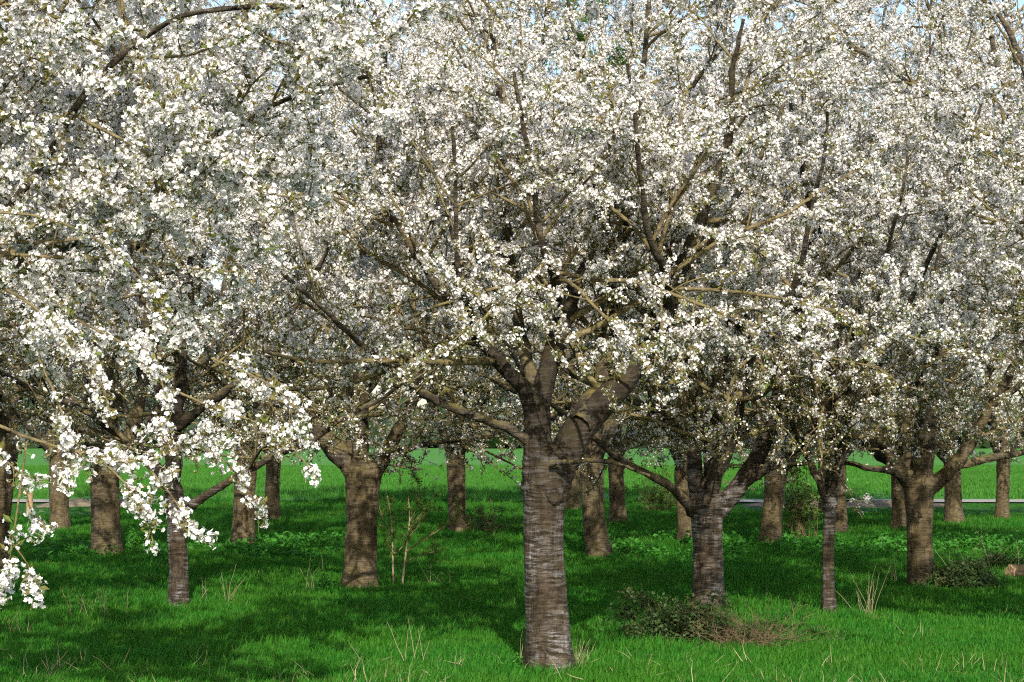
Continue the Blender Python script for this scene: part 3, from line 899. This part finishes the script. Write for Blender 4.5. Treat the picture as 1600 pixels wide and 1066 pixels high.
# trees whose trunks stand outside the view but whose blossom reaches into it
OUTSIDE = [
    dict(base=(-4.1, 10.6), stem=(1.6, 0.17, 0.1, 0.0), label='closest cherry tree at the left edge, its large white blossom hanging into the picture',
         extra=[(0, 50), (32, 44), (62, 38), (95, 30), (-25, 40)], fscale=0.86, ztop=4.6, bloom=11700, limb_r=0.36, reach=3.6, zmin=2.2, bare=1.2, baremin=0.8, dens=1.25, bark='bark_near',
         skirt=0, hang=[
             [(-60, 640, 6, -1.9), (60, 690, 6, -1.9), (150, 712, 5.5, -1.9), (225, 724, 5, -1.9), (300, 690, 4, -1.9), (345, 690, 3, -1.9)],
             [(150, 712, 4, -1.9), (195, 755, 3.5, -1.9), (225, 800, 3, -1.9), (240, 850, 2, -1.9)],
             [(225, 724, 4, -1.9), (268, 775, 3.5, -1.9), (300, 825, 3, -1.9), (322, 850, 2, -1.9)],
             [(300, 690, 4, -1.6), (350, 720, 3.5, -1.6), (390, 770, 3, -1.6), (405, 818, 2, -1.6)],
             [(-30, 690, 4, -1.9), (30, 740, 3.5, -1.9), (45, 790, 3, -1.9), (68, 830, 2, -1.9)],
             [(42, 690, 4, -2.2), (22, 830, 3, -2.2), (4, 935, 2, -2.2)],
             [(20, 850, 3, -2.2), (45, 885, 2.5, -2.2), (55, 920, 2, -2.2)],
             [(250, 600, 5, -1.5), (340, 640, 4.5, -1.5), (400, 660, 4, -1.5), (450, 690, 3, -1.5), (492, 745, 2, -1.5)],
             [(330, 560, 5, -1.3), (420, 600, 4, -1.3), (465, 640, 3, -1.3), (480, 690, 2, -1.3)],
             [(120, 500, 5, -1.9), (215, 550, 4.5, -1.9), (250, 590, 4, -1.9), (262, 640, 3, -1.9), (255, 690, 2, -1.9)],
             [(-40, 430, 6, -1.9), (40, 470, 5, -1.9), (120, 540, 4, -1.9), (160, 600, 3, -1.9), (170, 650, 2, -1.9)],
             [(-40, 330, 6, -1.9), (70, 340, 5, -1.9), (160, 380, 4, -1.9), (225, 440, 3, -1.9), (260, 500, 2, -1.9)],
             [(60, 560, 5, -1.9), (95, 640, 4, -1.9), (110, 700, 3, -1.9), (108, 760, 2, -1.9)]]),
    dict(base=(5.9, 16.4), stem=(1.6, 0.18, 0.0, 0.1), label='cherry tree off the right edge whose blossom fills the top right corner',
         extra=[(180, 45), (150, 42), (215, 42), (90, 35), (-90, 40), (20, 40)], limb_r=0.6, bloom=12900, reach=5.2, zmin=2.4, skirt=0, bare=2.6, baremin=0.12),
    dict(base=(-6.3, 17.2), stem=(1.6, 0.18, 0.0, 0.1), label='cherry tree off the left edge behind the closest one, seen only by its blossom',
         extra=[(0, 45), (35, 40), (-35, 40), (90, 35), (-90, 40), (170, 40)], bloom=10000, reach=4.6, zmin=2.0, bare=2.0),
    dict(base=(9.2, 29.0), stem=(1.7, 0.19, 0.0, 0.1), label='cherry tree past the right edge behind the mossy one, seen only by its blossom',
         extra=[(180, 45), (150, 42), (215, 42), (90, 35), (-90, 40), (45, 7)], bloom=16200, reach=8.2, far=True, zmin=2.0, bare=2.6, baremin=0.12),
]
TREE_AT = {}
for i, sp in enumerate(OUTSIDE):
    build_tree(sp, 700 + 7 * i)

BEHIND = [dict(base=(x, y), stem=(2.6, 0.2, 0.0, 0.0), label=lab, extra=[(0, 30), (70, 33), (140, 30), (210, 33), (285, 30), (20, 6)], bloom=23000, fscale=0.95, reach=12.0, far=True, zmin=3.0, bare=3.0)
          for x, y, lab in ((-3.7, 49.5, 'tall far cherry tree whose trunk hides behind the stout split-foot tree'), (4.75, 48.5, 'tall far cherry tree whose trunk hides behind the wide-forked tree'),
                            (-10.1, 50.0, 'tall far cherry tree whose trunk hides behind the thick sunlit brown trunk'), (9.85, 49.0, 'tall far cherry tree whose trunk hides behind the mossy tree'),
                            (-1.35, 50.5, 'tall far cherry tree whose trunk hides behind the black-looking trunk'), (7.55, 49.0, 'tall far cherry tree whose trunk hides behind the slender young tree'))]
for i, sp in enumerate(BEHIND):
    build_tree(sp, 1200 + 7 * i)

# a leafy green tree far behind, glimpsed through the blossom
build_tree(dict(base=(1.45, 50.0), stem=(3.0, 0.22, 0.0, 0.0), label='tall green leafy tree glimpsed through the blossom behind the nearest tree',
                extra=[(0, 30), (60, 35), (120, 25), (180, 32), (240, 35), (300, 30), (20, 8)], bloom=10800, reach=8.5, far=True, zmin=3.5, bare=3.0, leaf='green', group='leafy trees behind the orchard'), 900)

# ------------------------------------------------------------------ far wood beyond the field
rng = np.random.default_rng(5)
bm_parts = []
for i in range(260):
    x = rng.uniform(-260, 260); y = rng.uniform(480, 540)
    h = rng.uniform(9, 17) * (1.0 + 0.25 * math.sin(x * 0.03))
    K = 7
    zz = np.linspace(-0.5, h, K); rr = h * 0.36 * np.array([0.55, 0.95, 1.05, 1.0, 0.8, 0.5, 0.05]) * rng.uniform(0.8, 1.2, K)
    P = np.stack([x + rng.normal(size=K) * 0.5, y + rng.normal(size=K) * 0.5, zz], 1)
    V, F = tubes(P[None], rr[None], 11)
    V = V + rng.normal(size=V.shape) * h * 0.05
    bm_parts.append((V, F))
V, F = merge(bm_parts)
o = link('far_wood', mesh_np('far_wood', V, F, [M['wood_leaf']], smooth=False))
tag(o, 'dark wood on the skyline beyond the green field', 'wood', kind='stuff')

# ------------------------------------------------------------------ grass
rng = np.random.default_rng(11)
def frustum_points(n, y0, y1, margin):
    y = np.sqrt(rng.uniform(y0 ** 2, y1 ** 2, n)); half = y * 800 / FPX + margin
    return rng.uniform(-1, 1, n) * half, y
X, Yg = [], []
for n, a, b in ((9000, 11.5, 18), (10500, 18, 27), (11000, 27, 40), (12000, 40, 55.5)):
    x, y = frustum_points(n, a, b, 1.6); X.append(x); Yg.append(y)
xf = rng.uniform(-12.5, 8.0, 2600); X.append(xf); Yg.append(55.4 - np.abs(rng.normal(size=2600)) * 0.7)
X = np.concatenate(X); Yg = np.concatenate(Yg); n = len(X)
pts = np.stack([X, Yg, ground_z(X, Yg) * (Yg < 53)], 1)
soil_patch = ((np.abs(Yg - 53.6) < 1.7) & ((np.abs(X + 11.0) < 1.6) | (np.abs(X - 8.7) < 2.6)))
pts = pts[~soil_patch]; n = len(pts)
ft = []
for fx, fy, fr in FEET:
    a_ = rng.random(34) * 6.28; r_ = fr * 1.1 + np.abs(rng.normal(size=34)) * 0.16
    ft.append(np.stack([fx + r_ * np.cos(a_), fy + r_ * np.sin(a_)], 1))
ft = np.concatenate(ft); nf = len(ft)
pts = np.concatenate([pts, np.column_stack([ft, ground_z(ft[:, 0], ft[:, 1])])]); n = len(pts)
tall = value_noise(pts * np.array([1, 1, 0]), 1.1, 3) + rng.normal(size=n) * 0.25
idx = np.where(tall > 0.35, rng.integers(6, 9, n), rng.integers(0, 6, n))
idx[-nf:] = rng.integers(6, 9, nf)
rot = np.stack([rng.normal(size=n) * 0.08, rng.normal(size=n) * 0.08, rng.random(n) * 6.28], 1)
o = scatter('grass', pts, rot, rng.uniform(0.7, 1.25, n) * (1 + 0.012 * (pts[:, 1] - 15)) * np.where((pts[:, 1] > 47) & ((pts[:, 0] > 5.5) | (pts[:, 0] < -9.5)), 0.32, np.where(np.abs(pts[:, 1] - 54.8) < 0.7, 1.5, 1.0)), idx, GRASS)
tag(o, 'lush green orchard grass in sun and tree shade', 'grass', kind='stuff')

x, y = frustum_points(16000, 59.6, 135, 4.0)
y = np.round(y / 0.5) * 0.5 + rng.normal(size=len(y)) * 0.10          # drilled in rows along the path
o = scatter('crop', np.stack([x, y, np.full(len(x), 0.03)], 1), np.stack([rng.normal(size=len(x)) * 0.1, rng.normal(size=len(x)) * 0.1, rng.random(len(x)) * 6.28], 1),
            rng.uniform(0.6, 1.2, len(x)), rng.integers(0, 4, len(x)), CROP)
tag(o, 'young green crop sprouting in the field beyond the path', 'crop', kind='stuff')

# dry straw lying in the grass at the front
x, y = frustum_points(200, 12.5, 15.6, 0.5)
rot = np.stack([rng.normal(size=200) * 0.6, rng.normal(size=200) * 0.6, rng.random(200) * 6.28], 1)
o = scatter('dry_straw', np.stack([x, y, ground_z(x, y) + 0.03], 1), rot, rng.uniform(0.5, 1.0, 200), rng.integers(0, 5, 200), STRAW)
tag(o, 'bleached dry straw scattered in the grass at the front', 'straw', kind='stuff')


# ------------------------------------------------------------------ weeds, shrubs, stalks, log and post
def ellipsoid_points(rng, n, c, rx, ry, rz, shell=0.55):
    d = unit(rng.normal(size=(n, 3))); d[:, 2] = np.abs(d[:, 2])
    r = rng.uniform(shell, 1.0, (n, 1))
    return np.asarray(c) + d * r * np.array([rx, ry, rz])


def euler_rand(rng, n, tilt=0.5):
    return np.stack([rng.normal(size=n) * tilt, rng.normal(size=n) * tilt, rng.random(n) * 6.28], 1)


# bright ground plants in the half shade of the second file of trees
rng = np.random.default_rng(21)
u = np.r_[rng.uniform(880, 1640, 620), rng.uniform(330, 530, 150), rng.uniform(-40, 330, 60)]
v = np.r_[858 + rng.normal(size=620) * 9, 860 + rng.normal(size=150) * 9, 868 + rng.normal(size=60) * 8]
pw = np.array([on_ground(a, b) for a, b in zip(u, v)])
mk = value_noise(pw, 1.2, 8) > 0.0
pw = pw[mk]; pw[:, 2] = ground_z(pw[:, 0], pw[:, 1])
o = scatter('ground_plants', pw, euler_rand(rng, len(pw), 0.1), rng.uniform(0.6, 1.2, len(pw)), rng.integers(0, 4, len(pw)), WEED)
tag(o, 'bright broad-leaved ground plants between the trunks', 'ground plants', kind='stuff')


def bush(name, uv, w, h, n, nstem, label, cat, leaf=IVY, stem_mat='dead_stem', lscale=1.0, seed=1, up=0.6, depth=None, stem_r=0.004, leafy=1.0, group=None):
    """a low shrub: arching stems from one foot with leaves along and over them"""
    rng = np.random.default_rng(seed)
    b = on_ground(*uv); b[2] = float(ground_z(b[0], b[1]))
    root = empty(name, b, label, cat, group)
    k = b[1] / FPX; rx = w * k / 2; rz = h * k; ry = depth or rx * 0.8
    S = np.empty((nstem, 7, 3)); S[:, 0] = rng.normal(size=(nstem, 3)) * np.array([rx * 0.35, ry * 0.35, 0.0]); S[:, 0, 2] = -0.02
    d = unit(rng.normal(size=(nstem, 3)) * np.array([1, 1, 0.3]) + np.array([0, 0, up]))
    L = rng.uniform(0.6, 1.1, nstem)
    for i in range(1, 7):
        d = unit(d + rng.normal(size=(nstem, 3)) * 0.18 + np.array([0, 0, -0.06]))
        S[:, i] = S[:, i - 1] + d * np.array([rx, ry, rz]) * 1.15 * (L / 6)[:, None] * 1.2
    S[..., 2] = np.maximum(S[..., 2], -0.02)
    R = np.linspace(1, 0.35, 7)[None] * rng.uniform(0.6, 1.2, (nstem, 1)) * stem_r
    T, TR = grow(rng, S, R, 7.0, 0.2, 1.0, 0.05, 0.22, 30, 80, 0.2, 0.2, 0.0, 4, 0.7, stem_r * 0.6, stem_r * 0.3)
    V, F = merge([tubes(S, R, 4), tubes(T, TR, 3)])
    o = link('stems', mesh_np('stems', V, F, [M[stem_mat]]), root); o['kind'] = 'stuff'
    if n:
        q = np.concatenate([along(rng, S, R, n // 3, 0.2), along(rng, T, TR, n - n // 3)])
        if leafy > 1: q = np.concatenate([q, ellipsoid_points(rng, int(n * (leafy - 1)), (0, 0, 0.0), rx, ry, rz * 0.9)])
        scatter('foliage', q, euler_rand(rng, len(q), 0.6), rng.uniform(0.6, 1.15, len(q)) * lscale, rng.integers(0, 4, len(q)), leaf, root)
    return root


bush('ivy_bush', (1068, 1003), 150, 64, 400, 34, 'dark green ivy bush at the foot of the wide-forked tree', 'bush', IVY, lscale=0.75, seed=31, leafy=1.6)
bush('bramble_thicket', (1165, 1008), 190, 64, 60, 150, 'brown dead bramble stems right of the ivy bush', 'bramble', IVY, lscale=0.5, seed=32, stem_r=0.003, up=0.9)
bush('bramble_bush', (1503, 922), 105, 40, 300, 30, 'dark leafy bramble at the right foot of the mossy tree', 'bush', IVY, lscale=0.9, seed=33, leafy=1.7)
bush('bramble_bush', (1560, 893), 60, 22, 110, 16, 'small leafy bramble clump in front of the cut log', 'bush', IVY, lscale=0.85, seed=34, leafy=1.5)
bush('bare_shrub', (758, 838), 75, 50, 90, 60, 'low dark twiggy shrub beside the black-looking trunk', 'shrub', IVY, lscale=0.7, seed=35, stem_r=0.006)
bush('leafy_shrub', (1032, 800), 75, 70, 150, 46, 'pale green twiggy shrub by the path, left of the wide-forked tree', 'shrub', FRESH, lscale=2.0, seed=36, stem_r=0.006, up=1.1)
bush('leafy_shrub', (1252, 842), 62, 112, 170, 40, 'light green leafy shrub left of the slender young tree', 'shrub', FRESH, lscale=1.8, seed=37, stem_r=0.007, up=1.6)
bush('leafy_shrub', (205, 868), 40, 26, 60, 14, 'small bright weed clump beside the thick sunlit trunk', 'shrub', WEED, lscale=0.45, seed=38)
bush('nettle_clump', (515, 922), 34, 20, 34, 12, 'small green nettle clump at the left foot of the stout tree', 'weed', WEED, lscale=0.4, seed=39)
bush('nettle_clump', (806, 1050), 30, 18, 26, 9, 'small green weed at the left foot of the nearest tree', 'weed', WEED, lscale=0.3, seed=40)

# sapling with two pale stems
b = on_ground(622, 920); b[2] = float(ground_z(b[0], b[1])) - 0.01
root = empty('sapling', b, 'thin sapling with two pale stems and yellow-green leaf buds', 'sapling')
rng = np.random.default_rng(44)
Ys = b[1]
def pl(L, dy=0.0):
    return resample(np.array([at(a, c, Ys + dy * i) - b for i, (a, c, _) in enumerate(L)]), np.array([w * 0.5 * Ys / FPX for *_, w in L]), 9)
stems = [pl([(628, 922, 4), (631, 890, 3.4), (636, 850, 2.8), (640, 815, 2.2), (638, 775, 1.2)]), pl([(615, 922, 3.4), (614, 885, 3), (613, 840, 2.6), (610, 800, 2.0), (603, 765, 1.0)])]
for P, R in stems: link('stem', mesh_np('stem', *tubes(P[None], R[None], 7), [M['pale_stem']]), root)
side = [pl([(634, 862, 3.2), (660, 845, 2.6), (690, 826, 2), (715, 808, 1)], -.05), pl([(614, 870, 2.6), (632, 850, 2), (648, 820, 1.6), (662, 785, 1)], .06),
        pl([(613, 840, 2.4), (598, 810, 1.8), (588, 775, 1)], .05), pl([(637, 840, 2.4), (662, 812, 1.8), (676, 775, 1)], -.08), pl([(640, 815, 2), (652, 790, 1.6), (655, 750, 1)], .04),
        pl([(632, 880, 2), (655, 868, 1.6), (684, 862, 1)], -.1)]
SP = np.array([a for a, _ in side] + [a for a, _ in stems]); SR = np.array([r for _, r in side] + [r for _, r in stems])
T, TR = grow(rng, SP, SR, 17.0, 0.3, 1.0, 0.10, 0.42, 20, 55, 0.35, 0.1, 0.03, 5, 0.5, 0.004, 0.002)
V, F = merge([tubes(SP[:len(side)], SR[:len(side)], 5), tubes(T, TR, 3)])
link('branches', mesh_np('branches', V, F, [M['twig']]), root)['kind'] = 'stuff'
q = along(rng, T, TR, 480)
scatter('leaf_buds', q, euler_rand(rng, len(q)), rng.uniform(0.4, 0.75, len(q)), rng.integers(0, 4, len(q)), FRESH, root)


def stalks(uv, w, h, n, label, seed, lean=0.3, thick=0.0028):
    rng = np.random.default_rng(seed)
    b = on_ground(*uv); b[2] = float(ground_z(b[0], b[1]))
    k = b[1] / FPX
    d = rng.normal(size=(n, 3)) * np.array([lean, lean, 0]) + np.array([0, 0, 1])
    P = np.empty((n, 5, 3)); P[:, 0] = rng.normal(size=(n, 3)) * np.array([w * k * 0.3, w * k * 0.3, 0])
    L = rng.uniform(0.45, 1.0, n) * h * k
    for i in range(1, 5):
        d = d + rng.normal(size=(n, 3)) * 0.10 + np.array([0, 0, -0.05]); P[:, i] = P[:, i - 1] + unit(d) * (L / 4)[:, None]
    P[:, 0, 2] = -0.03
    R = np.linspace(1, 0.4, 5)[None] * rng.uniform(0.7, 1.2, (n, 1)) * thick
    root = empty('dry_stalks', b, label, 'dry stalks', 'dry stalks standing in the grass')
    for i in range(n):
        link('stalk', mesh_np('stalk', *tubes(P[i:i + 1], R[i:i + 1], 4), [M['straw']]), root)


stalks((484, 925), 18, 90, 4, 'few tall pale stalks left of the stout tree, taller one bent', 51, 0.2)
stalks((505, 908), 5, 82, 1, 'single straight pale stalk right beside the stout tree', 52, 0.03)
stalks((1354, 962), 26, 95, 14, 'bushy bleached grass tuft right of the slender young tree', 53, 0.25)
stalks((1408, 918), 40, 75, 8, 'pale stalks leaning at the left foot of the mossy tree', 54, 0.45)
stalks((1530, 905), 80, 110, 12, 'tall bent pale stalks standing out of the right-hand bramble', 55, 0.35)
stalks((1522, 1048), 110, 46, 12, 'sharp straw stubble at the front right corner', 56, 0.8, 0.0035)
stalks((1425, 1005), 60, 40, 6, 'short pale straws in front of the mossy tree', 57, 0.5)
stalks((150, 962), 90, 70, 12, 'dry stalks in the shade left of the dark slim tree', 58, 0.45)
stalks((335, 945), 90, 70, 12, 'thin dry stalks right of the dark slim tree', 59, 0.4)
stalks((110, 1058), 160, 55, 13, 'pale straw stubble at the front left corner', 60, 0.9, 0.003)
stalks((900, 1050), 16, 60, 22, 'tuft of dry grass at the right foot of the nearest tree', 61, 0.45, 0.002)
stalks((815, 1046), 8, 90, 2, 'two thin dry stalks against the left side of the nearest trunk', 62, 0.12, 0.003)
stalks((950, 868), 50, 50, 7, 'short pale stalks at the foot of the leaning tan trunk', 63, 0.4)
stalks((655, 1040), 60, 80, 6, 'thin dry stalks in shade left of the nearest tree', 64, 0.4)
stalks((690, 920), 40, 50, 5, 'small dry twigs right of the pale-stemmed sapling', 65, 0.6)
stalks((25, 985), 40, 60, 7, 'dry stalks beside the left edge of the grass', 66, 0.4)

# sawn log lying at the right edge
b = on_ground(1597, 905); b[2] = float(ground_z(b[0], b[1]))
root = empty('cut_log', b, 'short sawn log with a pale cut face lying in grass at the right edge', 'log')
ax = unit(np.array([0.93, 0.36, -0.02])); rl = 0.09
P = np.array([np.array([-0.14, 0, 0.085]) + ax * t for t in np.linspace(0, 0.75, 9)])
R = rl * (1 + 0.05 * np.sin(np.arange(9) * 1.7))
V, F = tubes(P[None], R[None], 18)
rng = np.random.default_rng(3); V = V + rng.normal(size=V.shape) * 0.006
link('bark', mesh_np('bark', V, F, [M['bark_old']]), root)
for nm, ring, s_ in (('cut_face', V[:18], -1), ('cut_face', V[-18:], 1)):
    c = ring.mean(0); W = np.concatenate([ring * 0.985 + c * 0.015 + ax * 0.012 * s_, ring, [c + ax * 0.016 * s_]])
    n = 18; FF = [(i, (i + 1) % n, n + (i + 1) % n, n + i) for i in range(n)] + [(i, (i + 1) % n, 2 * n) for i in range(n)]
    me = bpy.data.meshes.new('cut_face'); me.from_pydata([tuple(x) for x in W], [], FF); me.materials.append(M['cut_wood'])
    link('cut_face', me, root)

# short wooden post by the path, far left
b = on_ground(46, 804)
root = empty('wooden_post', (b[0], b[1], 0.0), 'short weathered wooden post by the path, far left', 'post')
P = np.array([[0, 0, -0.05], [0.005, 0, 0.15], [0.0, 0, 0.35], [0.01, 0, 0.50]]); P, R = resample(P, np.array([0.095, 0.085, 0.08, 0.078]), 8)
V, F = tubes(P[None], R[None], 12); V += np.random.default_rng(8).normal(size=V.shape) * 0.004
link('shaft', mesh_np('shaft', V, F, [M['cut_wood']]), root)
top = V[-12:]; c = top.mean(0) + np.array([0, 0, 0.02])
me = bpy.data.meshes.new('post_top'); me.from_pydata([tuple(x) for x in top] + [tuple(c)], [], [(i, (i + 1) % 12, 12) for i in range(12)]); me.materials.append(M['cut_wood'])
link('post_top', me, root)

# bare soil by the path
for x0, rx in ((-11.0, 1.7), (8.7, 2.7)):
    n = 40; t = np.arange(n) * 2 * math.pi / n
    rng = np.random.default_rng(int(rx * 10)); rr = 1 + 0.16 * np.sin(3 * t + 1) + rng.normal(size=n) * 0.05
    rings = [np.stack([x0 + rx * f * rr * np.cos(t), 53.7 + 1.6 * f * rr * np.sin(t), np.full(n, h) + (rng.normal(size=n) * 0.02 if h > 0.02 else 0)], 1) for f, h in ((1.0, 0.004), (0.8, 0.07), (0.5, 0.13), (0.2, 0.16))]
    V = np.concatenate(rings)
    F = np.array([(k * n + i, k * n + (i + 1) % n, (k + 1) * n + (i + 1) % n, (k + 1) * n + i) for k in range(3) for i in range(n)])
    me = mesh_np('bare_soil', V, F, [M['soil']])
    tag(link('bare_soil', me), 'low bare patch of tan soil by the path, ' + ('far left' if x0 < 0 else 'behind the slender young tree'), 'soil', kind='structure')

print('bloom instances', BLOOM_TOTAL, 'tris', sum(len(m.polygons) for m in bpy.data.meshes) * 2)
